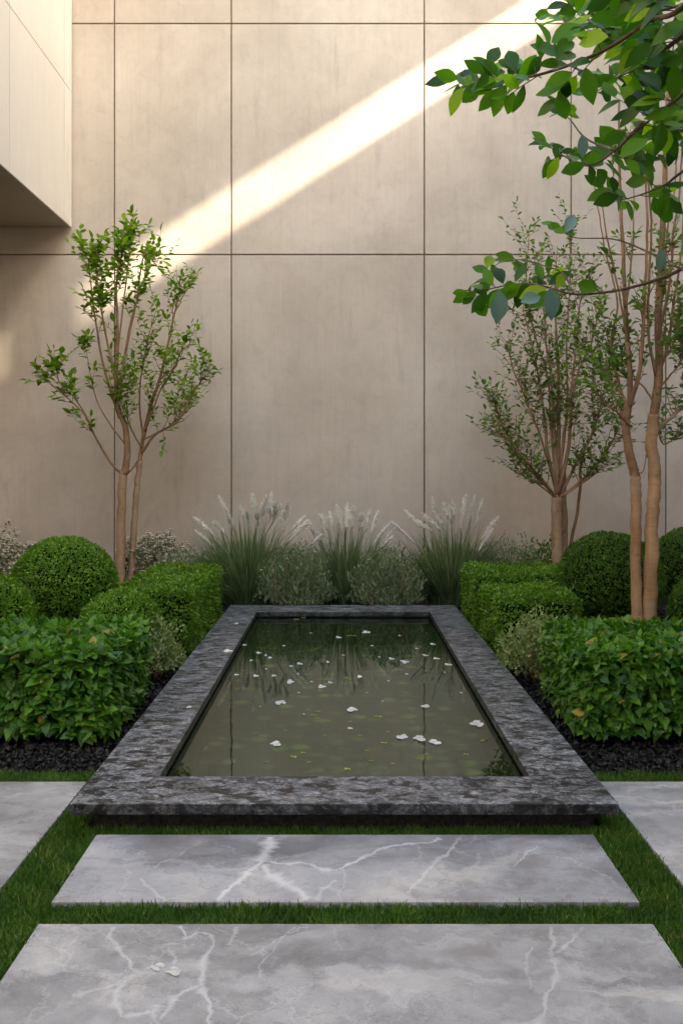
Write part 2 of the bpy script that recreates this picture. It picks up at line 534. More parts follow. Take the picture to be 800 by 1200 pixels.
# projecting upper storey on the left
up = empty('upper_storey', (-4.8, 7, 4.19), 'pale stone upper storey jutting out over the garden at top left', 'building')
BX = -3.15
b = Buf(); b.box(-6.5, BX - .02, 4.0, 9.97, 4.21, 9.5); b.build('wall_backing', M['joint'], up)
YJ = [4.0, 6.2, 8.1, 9.70, 9.975]
ZB = [4.19, 5.77, 7.4, 9.5]
for i in range(4):
    for j in range(3):
        b = Buf(); b.box(BX - .018, BX, YJ[i] + .005, YJ[i + 1] - .005, ZB[j] + (.005 if j else 0), ZB[j + 1] - .005, rng.random())
        b.build('panel', M['box'], up)
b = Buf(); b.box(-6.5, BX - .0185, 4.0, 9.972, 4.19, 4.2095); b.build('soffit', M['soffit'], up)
# house under it, out of the frame
lw = empty('house_wall', (-6.6, 2, 0), 'beige side wall under the upper storey, out past the left edge', 'wall')
b = Buf(); b.box(-6.8, -6.5, -6, 9.99, 0, 9.5); b.build('wall', M['plaster'], lw)
# unseen wall added on the right, its slots cut to shape the sunlight
rw = empty('sun_blocker_wall', (5.1, 2, 0), 'unseen beige wall added past the right edge, slotted to shape the sunlight', 'wall')
X0, X1 = 5.0, 5.15
SL = (8.18, 8.79)
y0 = 10 - 8.13 * SUN_K
b = Buf()
b.box(X0, X1, -6, 9.99, 0, SL[0])
b.box(X0, X1, -6, 9.99, SL[1], 13.5)
b.box(X0, X1, -6, 5.80, SL[0] + .0001, SL[1] - .0001)
b.box(X0, X1, 5.93, y0, SL[0] + .0001, SL[1] - .0001)
b.build('wall', M['plaster'], rw)
# house behind the camera
hb = empty('house_facade', (0, -6.2, 0), 'beige facade of the house behind the viewpoint', 'building')
b = Buf(); b.box(-6.8, 5.15, -6.4, -6.01, 0, 7.0); b.build('wall', M['plaster'], hb)

# ------------------------------------------------------------------ pool
pool = empty('reflecting_pool', (.01, 5.4, 0), 'long rectangular pool with a wide dark grey granite rim', 'pool')
b = Buf()
(x0, x1, y0_, y1), (a0, a1, b0, b1) = POOL, INN
th = .042
zt, zb = COP_Z, COP_Z - th
v = []
for z in (zt, zb):
    v += [(x0, y0_, z), (x1, y0_, z), (x1, y1, z), (x0, y1, z), (a0, b0, z), (a1, b0, z), (a1, b1, z), (a0, b1, z)]
f = [(0, 1, 5, 4), (1, 2, 6, 5), (2, 3, 7, 6), (3, 0, 4, 7)]
f += [tuple(q + 8 for q in reversed(k)) for k in f]
f += [(0, 8, 9, 1), (1, 9, 10, 2), (2, 10, 11, 3), (3, 11, 8, 0), (4, 5, 13, 12), (5, 6, 14, 13), (6, 7, 15, 14), (7, 4, 12, 15)]
b.add(v, np.array(f), .5, False)
b.build('coping', M['granite'], pool, bevel=.004)
b = Buf()
i_ = .07; p_ = .018
v = []
for z in (zb - .0005, -.55):
    v += [(x0 + i_, y0_ + i_, z), (x1 - i_, y0_ + i_, z), (x1 - i_, y1 - i_, z), (x0 + i_, y1 - i_, z),
          (a0 - p_, b0 - p_, z), (a1 + p_, b0 - p_, z), (a1 + p_, b1 + p_, z), (a0 - p_, b1 + p_, z)]
b.add(v, np.array(f), .5, False)
b.build('plinth', M['granite_rough'], pool)

m, t, bs = new_mat('pool_floor')
p = wpos(t)
v1 = nd(t, 'ShaderNodeTexVoronoi', Scale=9.0); t.links.new(p, v1.inputs['Vector'])
c = mix(t, .8, (.10, .12, .06), v1.outputs['Color'], 'MULTIPLY')
sp = t.nodes.new('ShaderNodeSeparateColor'); t.links.new(v1.outputs['Color'], sp.inputs[0])
c = ramp(t, [(0, (.035, .045, .025)), (.45, (.07, .10, .035)), (.72, (.12, .20, .05)), (.9, (.65, .85, .22))], sp.outputs[0])
edge = ramp(t, [(.25, 1.0), (.55, .12)], v1.outputs['Distance'])
c = mix(t, edge, (.03, .034, .02), c)
c = mix(t, .8, c, ramp(t, [(.35, .3), (.65, 1.4)], noise(t, p, 3.5, 5, .6)), 'MULTIPLY')
t.links.new(c, bs.inputs['Base Color']); bs.inputs['Roughness'].default_value = .9
b = Buf()
b.add([(a0 - .1, b0 - .1, -.16), (a1 + .1, b0 - .1, -.16), (a1 + .1, b1 + .1, -.16), (a0 - .1, b1 + .1, -.16)], np.array([(0, 1, 2, 3)]), .5, False)
b.build('pool_floor', m, pool)

m, t, bs = new_mat('water')
t.nodes.remove(bs)
p = wpos(t)
gl = nd(t, 'ShaderNodeBsdfGlossy', Roughness=.012); gl.inputs['Color'].default_value = (.90, .97, .88, 1)
tr = t.nodes.new('ShaderNodeBsdfTransparent'); tr.inputs[0].default_value = (.48, .72, .42, 1)
mk = t.nodes.new('ShaderNodeBsdfDiffuse'); mk.inputs[0].default_value = (.025, .05, .02, 1)
m1 = nd(t, 'ShaderNodeMixShader', Fac=.22)
t.links.new(tr.outputs[0], m1.inputs[1]); t.links.new(mk.outputs[0], m1.inputs[2])
fr = nd(t, 'ShaderNodeFresnel', IOR=2.5)
ms = t.nodes.new('ShaderNodeMixShader')
t.links.new(fr.outputs[0], ms.inputs[0]); t.links.new(m1.outputs[0], ms.inputs[1]); t.links.new(gl.outputs[0], ms.inputs[2])
n = noise(t, mapping(t, p, (1, .5, 1)), 7, 2, .5)
bp = nd(t, 'ShaderNodeBump', Strength=.06, Distance=.01)
t.links.new(n, bp.inputs['Height'])
t.links.new(bp.outputs[0], gl.inputs['Normal'])
t.links.new(ms.outputs[0], t.nodes['Material Output'].inputs[0])
sheet('water', a0 - .017, a1 + .017, b0 - .017, b1 + .017, WATER_Z, m)

# ------------------------------------------------------------------ paving slabs


def vein(buf, pts, w0, w1, strength, bounds, seed):
    """a jagged white vein running through the top face of a slab"""
    rg = np.random.default_rng(seed)
    P = [on(px, py, .022)[:2] for px, py in pts]
    for it in range(4):
        Q = [P[0]]
        for a, b in zip(P[:-1], P[1:]):
            d = b - a; nrm_ = np.array((-d[1], d[0]))
            Q += [(a + b) / 2 + nrm_ * rg.normal(0, .075), b]
        P = Q
    P = np.array(P)
    x0, x1, y0, y1 = bounds
    P[:, 0] = np.clip(P[:, 0], x0 + .006, x1 - .006); P[:, 1] = np.clip(P[:, 1], y0 + .006, y1 - .006)
    T = norm(np.gradient(P, axis=0) + 1e-9); N = np.stack([-T[:, 1], T[:, 0]], 1)
    n = len(P)
    wd = np.linspace(w0, w1, n) * np.exp(np.interp(np.arange(n), np.arange(0, n + 4, 4), rg.normal(0, .45, len(np.arange(0, n + 4, 4))))) * (1 + rg.normal(0, .25, n)).clip(.3, 2)
    z = np.full((n, 1), .0222 + .00002 * (seed % 9))
    zz = (.0222 + .00004 * (seed % 9)) + np.linspace(0, .0003, n)
    cols = []
    for k, o_ in enumerate((-2.8, -.45, .45, 2.8)):
        c_ = P + N * (wd * o_)[:, None]
        c_[:, 0] = np.clip(c_[:, 0], x0 + .005, x1 - .005); c_[:, 1] = np.clip(c_[:, 1], y0 + .005, y1 - .005)
        cols.append(np.concatenate([c_, zz[:, None] + .00001 * k], 1))
    V = np.stack(cols, 1).reshape(-1, 3)
    r = np.tile(np.array((.5, .5 + .5 * strength, .5 + .5 * strength, .5)), n)
    F = [(4 * i + j, 4 * i + j + 1, 4 * i + 5 + j, 4 * i + 4 + j) for i in range(n - 1) for j in range(3)]
    buf.add(V, np.array(F)[:, ::-1], r, False)


def slab(label, x0, x1, y0, y1, mat, veins=()):
    b = Buf(); b.box(x0, x1, y0, y1, -.015, .022)
    for i, (pts, w0, w1, st) in enumerate(veins):
        vein(b, pts, w0, w1, st, (x0, x1, y0, y1), i + int(x1 * 100))
    o = b.build('paving_slab', mat, None, ((x0 + x1) / 2, (y0 + y1) / 2, 0), bevel=.003)
    tag(o, label, 'paving slab', 'grey marble slabs in the lawn')


V1 = [([(317, 981), (314, 992), (308, 1003), (304, 1013), (290, 1022), (272, 1038), (255, 1056)], .006, .004, 1.0),
      ([(316, 984), (311, 1000), (303, 1010)], .010, .012, .9),
      ([(306, 1012), (318, 1027), (340, 1040), (357, 1056)], .007, .006, .95),
      ([(312, 1009), (332, 1013), (362, 1013), (380, 1020), (400, 1018), (430, 1003), (470, 991), (516, 983)], .0045, .003, .9),
      ([(541, 981), (530, 994), (510, 1010), (495, 1030), (478, 1048)], .003, .003, .6),
      ([(165, 1030), (180, 1044), (196, 1057)], .003, .003, .6),
      ([(371, 1056), (378, 1042), (394, 1032)], .004, .002, .6),
      ([(630, 992), (610, 1008), (600, 1016)], .002, .002, .5), ([(236, 986), (205, 1006), (180, 1018)], .0015, .0015, .35),
      ([(560, 1000), (548, 1028), (520, 1050)], .002, .001, .3), ([(400, 1018), (404, 1035), (400, 1056)], .002, .0015, .4)]
V2 = [([(132, 1087), (138, 1108), (150, 1125), (163, 1142), (140, 1158), (134, 1175), (142, 1192), (176, 1186)], .004, .004, .6),
      ([(210, 1086), (217, 1101), (232, 1093), (246, 1096), (250, 1106), (243, 1118), (238, 1140), (241, 1170), (246, 1205)], .003, .003, .65),
      ([(277, 1087), (272, 1100), (268, 1108)], .003, .002, .5),
      ([(176, 1200), (188, 1195), (200, 1180), (216, 1162), (236, 1155)], .004, .003, .6),
      ([(200, 1114), (206, 1122), (202, 1130)], .004, .003, .5), ([(163, 1142), (150, 1146), (120, 1160), (84, 1168)], .003, .003, .5),
      ([(645, 1087), (650, 1105), (646, 1122), (652, 1140), (640, 1165), (632, 1205)], .003, .004, .5),
      ([(682, 1087), (672, 1100), (660, 1112), (648, 1120)], .0025, .003, .5), ([(624, 1110), (616, 1130), (620, 1160)], .002, .002, .4),
      ([(330, 1100), (318, 1118), (304, 1146)], .0012, .0012, .4), ([(184, 1178), (178, 1190), (180, 1210)], .004, .003, .5),
      ([(64, 1112), (84, 1120), (76, 1140)], .002, .002, .35), ([(345, 1087), (320, 1105), (290, 1122)], .0012, .001, .35)]
slab('narrow grey marble slab with bold white veins, right in front of the pool', -.905, .93, 2.665, 3.155, M['marble1'], V1)
slab('large grey marble slab nearest the viewer at the bottom', -.90, .925, 1.2, 2.537, M['marble2'], V2)
slab('grey marble slab in the lawn on the left side', -3.4, -1.10, 1.2, 3.69, M['marble3'])
slab('grey marble slab in the lawn on the right side', 1.11, 3.4, 1.2, 3.69, M['marble4'])

# ------------------------------------------------------------------ lawn blades
RECTS = [(-1.11, 1.12, 1.75, 3.245), (-1.10, -.98, 3.2, 3.70), (1.0, 1.12, 3.2, 3.70), (-2.0, -.98, 3.685, 3.83), (1.0, 2.0, 3.685, 3.83)]
SL_R = [(-.905, .93, 2.665, 3.155), (-.90, .925, 1.2, 2.537), (-3.4, -1.10, 1.2, 3.69), (1.11, 3.4, 1.2, 3.69)]
pts = []
for (q0, q1, q2, q3) in RECTS:
    n = int((q1 - q0) * (q3 - q2) * 52000)
    P = np.stack([rng.uniform(q0, q1, n), rng.uniform(q2, q3, n), np.zeros(n)], 1)
    k = np.ones(n, bool)
    for (s0, s1, s2, s3) in SL_R:
        k &= ~((P[:, 0] > s0) & (P[:, 0] < s1) & (P[:, 1] > s2) & (P[:, 1] < s3))
    pts.append(P[k])
P = np.concatenate(pts); n = len(P)
ax = np.array((0, 0, 1.0)) + rng.normal(0, .55, (n, 3)) * (1, 1, .1)
hh = np.array([mnoise.noise(Vector((x * 9, y * 9, 0))) for x, y, _ in P])
blade = (np.array([(-.06, 0, 0), (.06, 0, 0), (.05, .6, .1), (-.05, .6, .1), (0, 1, .3)]), [np.array([(0, 1, 2, 3)]), np.array([(3, 2, 4)])])
b = Buf()
leaves(b, P, ax, rvec(n), rng.uniform(.016, .034, n) * (1 + .3 * hh), blade, np.clip(.45 + .35 * hh + rng.normal(0, .23, n), 0, 1))
tag(b.build('grass', M['blade']), 'short dark green lawn grass between the marble slabs', 'grass', kind='stuff')

# ------------------------------------------------------------------ black gravel
octa = np.array([(1, 0, 0), (0, 1, 0), (-1, 0, 0), (0, -1, 0), (0, 0, 1), (0, 0, -1)], float)
of = np.array([(0, 1, 4), (1, 2, 4), (2, 3, 4), (3, 0, 4), (1, 0, 5), (2, 1, 5), (3, 2, 5), (0, 3, 5)])
b = Buf()
for (q0, q1, q2, q3, dn) in [(-1.6, -1.0, 3.82, 9.9, 3200), (1.02, 1.6, 3.82, 9.9, 3200), (-2.7, -1.6, 3.82, 4.5, 3200), (1.6, 2.7, 3.82, 4.5, 3200),
                             (-1.0, 1.02, 7.75, 8.3, 2200), (-3, -1.6, 4.5, 9.5, 500), (1.6, 3.4, 4.5, 9.5, 500)]:
    n = int((q1 - q0) * (q3 - q2) * dn)
    P = np.stack([rng.uniform(q0, q1, n), rng.uniform(q2, q3, n), rng.uniform(-.015, .018, n)], 1)
    sz = rng.uniform(.006, .017, n)
    X = rvec(n); Y = norm(np.cross(X, rvec(n))); Z = np.cross(X, Y)
    O = octa[None] * (1 + rng.uniform(-.35, .35, (n, 6, 1))) * sz[:, None, None] * np.array((1.2, 1, .7))
    V = P[:, None] + O[..., 0:1] * X[:, None] + O[..., 1:2] * Y[:, None] + O[..., 2:3] * Z[:, None]
    F = (of[None] + (np.arange(n) * 6)[:, None, None]).reshape(-1, 3)
    b.add(V.reshape(-1, 3), F, .5, False)
tag(b.build('gravel', M['stone_black']), 'black crushed stone mulch in the planting beds', 'gravel', kind='stuff')


# ------------------------------------------------------------------ hedges and clipped balls
def fbm(P, s, seed=0):
    return np.array([mnoise.noise(Vector((x * s + seed, y * s, z * s))) for x, y, z in P])


def hedge(label, x0, x1, y0, y1, h, n, size, tpl, mat, rr=.08, zlow=.06, jit=.06, droop=.4, lump=.03, group='clipped hedges beside the pool'):
    root = empty('clipped_hedge', ((x0 + x1) / 2, (y0 + y1) / 2, 0), label, 'hedge', group)
    ar = [(x1 - x0) * (y1 - y0), (x1 - x0) * h, (x1 - x0) * h * .4, (y1 - y0) * h, (y1 - y0) * h]
    face = rng.choice(5, n, p=np.array(ar) / sum(ar))
    u, v = rng.random(n), rng.random(n)
    X = x0 + (x1 - x0) * u; Y = y0 + (y1 - y0) * v; Z = zlow + (h - zlow) * rng.random(n)
    X = np.where(face == 3, x0, np.where(face == 4, x1, X))
    Y = np.where(face == 1, y0, np.where(face == 2, y1, Y))
    Z = np.where(face == 0, h, Z)
    P = np.stack([X, Y, Z], 1)
    lo = np.array((x0 + rr, y0 + rr, -1)); hi = np.array((x1 - rr, y1 - rr, h - rr))
    Q = np.clip(P, lo, hi)
    N = norm(P - Q)
    bl = fbm(P, 5, x0)
    P = Q + N * (rr + lump * bl + lump * .6 * fbm(P, 14, y0))[:, None] - N * (rng.random(n) ** 2 * jit)[:, None]
    low = P[:, 2] < h * .75
    A = N * .55 + rvec(n) * .75 + np.array((0, 0, .25)) - np.where(low, droop, 0)[:, None] * np.array((0, 0, 1.3))
    U = N * .8 + np.array((0, 0, .8)) + rvec(n) * .35
    b = Buf()
    leaves(b, P, A, U, size * rng.uniform(.45, 1.3, n), tpl, np.clip(rng.normal(.45, .25, n) + .25 * bl, 0, 1))
    b.build('foliage', mat, root)
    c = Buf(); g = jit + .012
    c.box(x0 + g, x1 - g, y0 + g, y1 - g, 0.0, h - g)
    c.build('added_dark_core', M['core'], root)  # solid dark block added inside the leaves to stop light
    return root


def ball(label, c, r, n, size, mat, flat=.92, group='clipped round bushes'):
    root = empty('clipped_ball', (c[0], c[1], 0), label, 'bush', group)
    c = np.array(c, float)
    N = rvec(int(n * 1.3)); N = N[N[:, 2] > -.75][:n]; n = len(N)
    bl = fbm(N * r, 6, c[0] * 3); b2 = fbm(N * r, 22, c[1])
    P = c + N * np.array((1, 1, flat)) * (r * (1 + .035 * bl) + .012 * b2 - rng.random(n) ** 2 * .035)[:, None]
    A = N * .5 + rvec(n) * .8 + np.array((0, 0, .3))
    b = Buf()
    leaves(b, P, A, N + rvec(n) * .5, size * rng.uniform(.6, 1.2, n), RHOMB, np.clip(rng.normal(.45, .25, n) + .3 * b2, 0, 1))
    b.build('foliage', mat, root)
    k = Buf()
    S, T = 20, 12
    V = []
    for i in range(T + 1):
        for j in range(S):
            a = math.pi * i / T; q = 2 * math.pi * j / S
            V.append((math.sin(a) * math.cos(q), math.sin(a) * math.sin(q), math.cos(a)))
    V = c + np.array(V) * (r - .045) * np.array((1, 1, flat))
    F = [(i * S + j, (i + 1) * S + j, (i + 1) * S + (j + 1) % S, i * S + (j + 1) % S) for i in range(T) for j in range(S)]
    k.add(V, np.array(F)); k.build('added_dark_core', M['core'], root)  # solid dark ball added under the leaves, keeps light from passing through
    s = Buf(); tube(s, [(c[0], c[1], -.03), (c[0], c[1], c[2] - r * flat * .8)], .025); s.build('stem', M['twig'], root)
    return root


def loose(name, label, cat, c, r, hgt, n, size, mat, group=None, blossoms=0, tpl=RHOMB, stems=14, up_=.5, spill=.22):
    """a soft unclipped shrub: stems fanning out of the ground, leaves through the volume"""
    root = empty(name, (c[0], c[1], 0), label, cat, group)
    s = Buf(); tips = []
    for i in range(stems):
        a = rng.uniform(0, 6.28); q = r * math.sqrt(rng.random()) * .9
        top = np.array((c[0] + q * math.cos(a), c[1] + q * math.sin(a), hgt * (1 - .45 * (q / r) ** 2) * rng.uniform(.8, 1.05)))
        base = np.array((c[0] + q * .3 * math.cos(a), c[1] + q * .3 * math.sin(a), -.01))
        mid = (top + base) / 2 + np.array((math.cos(a), math.sin(a), 0)) * q * .15
        L = catmull([base, mid, top], 4); tube(s, L, np.linspace(.006, .002, len(L)), 4); tips.append(top)
    s.build('stems', M['twig'], root)
    N = rvec(n); N[:, 2] = np.abs(N[:, 2]) * 1.0
    rad = 1 - spill * 2.2 * rng.random(n) ** 1.4
    bl = fbm(N, 3.5, c[0] * 5 + c[1])
    P = np.stack([c[0] + N[:, 0] * r * rad * (1 + .35 * bl), c[1] + N[:, 1] * r * rad * (1 + .35 * bl), .05 + (hgt - .05) * (.12 + .88 * N[:, 2]) * rad * (1 + .25 * bl)], 1)
    A = N * .4 + rvec(n) * .7 + np.array((0, 0, up_))
    b = Buf()
    leaves(b, P, A, rvec(n) + N, size * rng.uniform(.6, 1.3, n), tpl)
    b.build('foliage', mat, root)
    if blossoms:
        fb = Buf()
        k = rng.choice(n, blossoms, p=(lambda q: q / q.sum())(np.clip(P[:, 2] - hgt * .35, .001, 1) ** 1.5))
        PP = P[k] + N[k] * .03 + np.array((0, 0, .02))
        five = leaf_small(.8, .05)
        for i in range(5):
            a = i * 1.2566 + rng.random(blossoms)
            ax = np.stack([np.cos(a), np.sin(a) * .8, .15 + 0 * a], 1)
            leaves(fb, PP, ax, np.tile((0, -.4, 1.0), (blossoms, 1)), rng.uniform(.011, .019, blossoms), five)
        fb.build('blossoms', M['blossom'], root)
    return root


hedge('near left hedge of broad heart-shaped leaves', -2.75, -1.15, 4.2, 5.02, .475, 14500, .056, HEART, M['near_leaf'], .055, .06, .12, .30, .02)
hedge('near right hedge of broad leaves, in front of the twin trunks', 1.19, 2.8, 4.2, 5.02, .475, 17000, .050, HEART, M['near_leaf'], .055, .06, .12, .30, .02)
hedge('far left box-shaped hedge of small bright leaves', -1.66, -1.07, 6.1, 7.65, .51, 26000, .026, RHOMB, M['far_leaf'], .05, .02, .05, .2, .025)
hedge('far right box-shaped hedge, the rear and taller of the two blocks', 1.08, 2.0, 6.85, 7.75, .515, 17000, .026, RHOMB, M['far_leaf'], .05, .02, .05, .2, .025)
hedge('far right box-shaped hedge, the front and shorter of the two blocks', 1.09, 1.68, 5.95, 6.78, .475, 13000, .026, RHOMB, M['far_leaf'], .05, .02, .05, .2, .025)

ball('large round clipped bush left of the thin tan trunks', (-2.15, 6.65, .47), .395, 17000, .024, M['ball_leaf_light'])
ball('round clipped bush cut off by the left edge, behind the near hedge', (-2.34, 5.65, .39), .29, 9500, .024, M['ball_leaf_light'], .97)
ball('small low dome bush between the large ball and the box hedge', (-1.45, 5.6, .325), .265, 9500, .022, M['ball_leaf_light'], .95)
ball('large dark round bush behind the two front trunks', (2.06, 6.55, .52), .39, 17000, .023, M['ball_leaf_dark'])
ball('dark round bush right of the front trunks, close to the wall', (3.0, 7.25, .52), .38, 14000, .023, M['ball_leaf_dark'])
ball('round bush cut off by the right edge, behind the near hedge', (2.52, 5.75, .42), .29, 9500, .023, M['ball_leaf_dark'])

g = 'pale variegated shrublets'
loose('variegated_shrub', 'pale variegated shrublet between the left hedges', 'shrub', (-1.25, 5.55), .22, .40, 2600, .03, M['pale_leaf'], g)
loose('variegated_shrub', 'pale variegated shrublet between the right hedges', 'shrub', (1.27, 5.5), .25, .42, 3200, .03, M['pale_leaf'], g)
g = 'white flowering shrubs by the wall'
loose('flowering_shrub', 'white flowering shrub at the left edge beside the large ball', 'shrub', (-3.25, 8.2), .42, .72, 2600, .04, M['white_leaf'], g, 800)
loose('flowering_shrub', 'white flowering shrub behind the thin trunks on the left', 'shrub', (-2.0, 9.0), .42, .68, 2800, .04, M['white_leaf'], g, 900)
loose('flowering_shrub', 'dark shrub with few white flowers behind the right double trunk', 'shrub', (2.15, 8.9), .42, .60, 2600, .04, M['tree_leaf_grey'], g, 60)
g = 'low grey-green shrubs in the back bed'
loose('grey_shrub', 'low grey-green shrub left of the tall grasses', 'shrub', (-1.52, 8.5), .34, .56, 3600, .04, M['grey_leaf'], g, 60, leaf_small(.28), 24, .9, .36)
loose('grey_shrub', 'low grey-green shrub right of the tall grasses', 'shrub', (1.68, 8.7), .44, .64, 4800, .04, M['grey_leaf'], g, 40, leaf_small(.28), 24, .9, .36)
loose('grey_shrub', 'rounded grey-green shrub between the left and middle grasses', 'shrub', (-.42, 8.1), .36, .62, 6500, .040, M['grey_leaf'], g, spill=.36, tpl=leaf_small(.28), up_=.9, stems=30, blossoms=10)
loose('grey_shrub', 'rounded grey-green shrub between the middle and right grasses', 'shrub', (.43, 8.1), .36, .62, 6500, .040, M['grey_leaf'], g, spill=.36, tpl=leaf_small(.28), up_=.9, stems=30, blossoms=12)


# ------------------------------------------------------------------ tall grasses
def reed_clump(label, c, h, spread, nb, plumes, seed):
    rg = np.random.default_rng(seed)
    root = empty('plume_grass', (c[0], c[1], 0), label, 'grass clump', 'tall plume grasses behind the pool')
    b = Buf()
    for i in range(nb):
        a = rg.uniform(0, 6.283); q = .20 * math.sqrt(rg.random())
        out = np.array((math.cos(a), math.sin(a) * .6, 0))
        base = np.array((c[0], c[1], -.01)) + out * q
        lean = spread * rg.random() ** .7
        L = h * rg.uniform(.45, 1.05) * (1 - .25 * lean / spread)
        bend = rg.uniform(0, .42) ** 1.1
        tt = np.linspace(0, 1, 7)[:, None]
        C = base + out * lean * (tt ** 1.4) + np.array((0, 0, 1)) * (L * tt - L * bend * 1.3 * tt ** 3)
        side = norm(np.cross(out, (0, 0, 1.0)) + rg.normal(0, .4, 3))
        wd = rg.uniform(.004, .008) * np.array((.7, 1, 1, .95, .8, .5, .06))[:, None]
        V = np.stack([C - side * wd, C + side * wd], 1).reshape(-1, 3)
        F = np.array([(2 * k, 2 * k + 1, 2 * k + 3, 2 * k + 2) for k in range(6)])
        b.add(V, F, np.clip(rg.normal(.45, .25), 0, 1))
    b.build('blades', M['reed'], root)
    more = []
    for (px, py, ex, ey) in plumes:
        if rg.random() < .8:
            dx, dy = rg.normal(0, 9), rg.uniform(2, 16)
            more.append((px + dx * .6, py + dy, ex + dx, ey + dy))
    for (px, py, ex, ey) in list(plumes) + more:
        # head base (px, py) to tip (ex, ey), on a stalk out of the clump
        d = c[1] + rg.uniform(-.18, .12)
        A, B = at(px, py, d), at(ex, ey, d + rg.uniform(-.05, .05))
        gb = np.array((c[0] + rg.uniform(-.06, .06), c[1], 0))
        s = Buf()
        mid = (gb + A) / 2 + np.array((gb[0] - A[0], 0, .0)) * .18 + np.array((0, 0, .06))
        bow = norm(B - A)
        C1 = catmull([gb, mid, A, A + (B - A) * .5, B - np.array((0, 0, .012))], 5)
        tube(s, C1, np.linspace(.0028, .001, len(C1)), 4, .9)
        p_o = s.build('stalk', M['reed'], root)
        hb_ = Buf(); nh = 420
        tpar = rg.random(nh)
        ax_ = C1[10:]
        fat = rg.uniform(.95, 1.4)
        sp_ = np.linspace(0, 1, len(ax_))
        tube(hb_, ax_, fat * .0125 * (.25 + .75 * np.sin(np.clip(sp_ * .95 + .05, 0, 1) * np.pi) ** .6), 6, .8)
        ix = tpar * (len(ax_) - 1.001); i0 = ix.astype(int); fr_ = (ix - i0)[:, None]
        P = ax_[i0] * (1 - fr_) + ax_[i0 + 1] * fr_
        dirn = norm(rg.normal(size=(nh, 3))) * .8 + bow * 1.1
        prof = .35 + .65 * np.sin(np.clip(tpar * 1.05, 0, 1) * np.pi) ** .6
        leaves(hb_, P, dirn, rg.normal(size=(nh, 3)), fat * .036 * prof * rg.uniform(.6, 1.2, nh), leaf_small(.3, .02), rg.random(nh))
        hb_.build('seed_head', M['plume'], root)
    return root


def PL(lst):
    return [(220 + a * .225, 570 + b_ * .225, 220 + c_ * .225, 570 + d_ * .225) for a, b_, c_, d_ in lst]


reed_clump('left and largest clump of tall grass with white plumes', (-.93, 8.45), 1.02, .62, 2300,
           PL([(150, 270, 30, 152), (225, 180, 160, 42), (290, 165, 268, 95), (352, 165, 335, 30), (395, 150, 408, 35), (430, 150, 436, 22), (450, 170, 455, 75),
               (470, 150, 482, 88), (500, 150, 522, 72), (510, 200, 500, 120), (530, 240, 620, 138), (575, 250, 630, 172), (385, 160, 388, 80), (240, 230, 215, 160)]), 1)
reed_clump('middle clump of tall grass with white plumes', (.04, 8.45), .95, .46, 1500,
           [(384, 622, 378, 600), (390, 618, 386, 598), (398, 616, 394, 590), (405, 618, 407, 588), (412, 620, 414, 592), (420, 622, 424, 600), (428, 624, 434, 594),
            (436, 640, 458, 610), (448, 640, 462, 626), (402, 624, 400, 600), (376, 640, 360, 608)], 2)
reed_clump('right clump of tall grass with white plumes', (1.08, 8.45), 1.0, .52, 2000,
           [(496, 624, 474, 596), (505, 618, 494, 600), (512, 610, 506, 580), (524, 608, 520, 588), (532, 606, 530, 584), (540, 610, 546, 578), (550, 612, 556, 578),
            (556, 618, 566, 582), (564, 632, 584, 604), (528, 612, 526, 590), (515, 622, 500, 606)], 3)


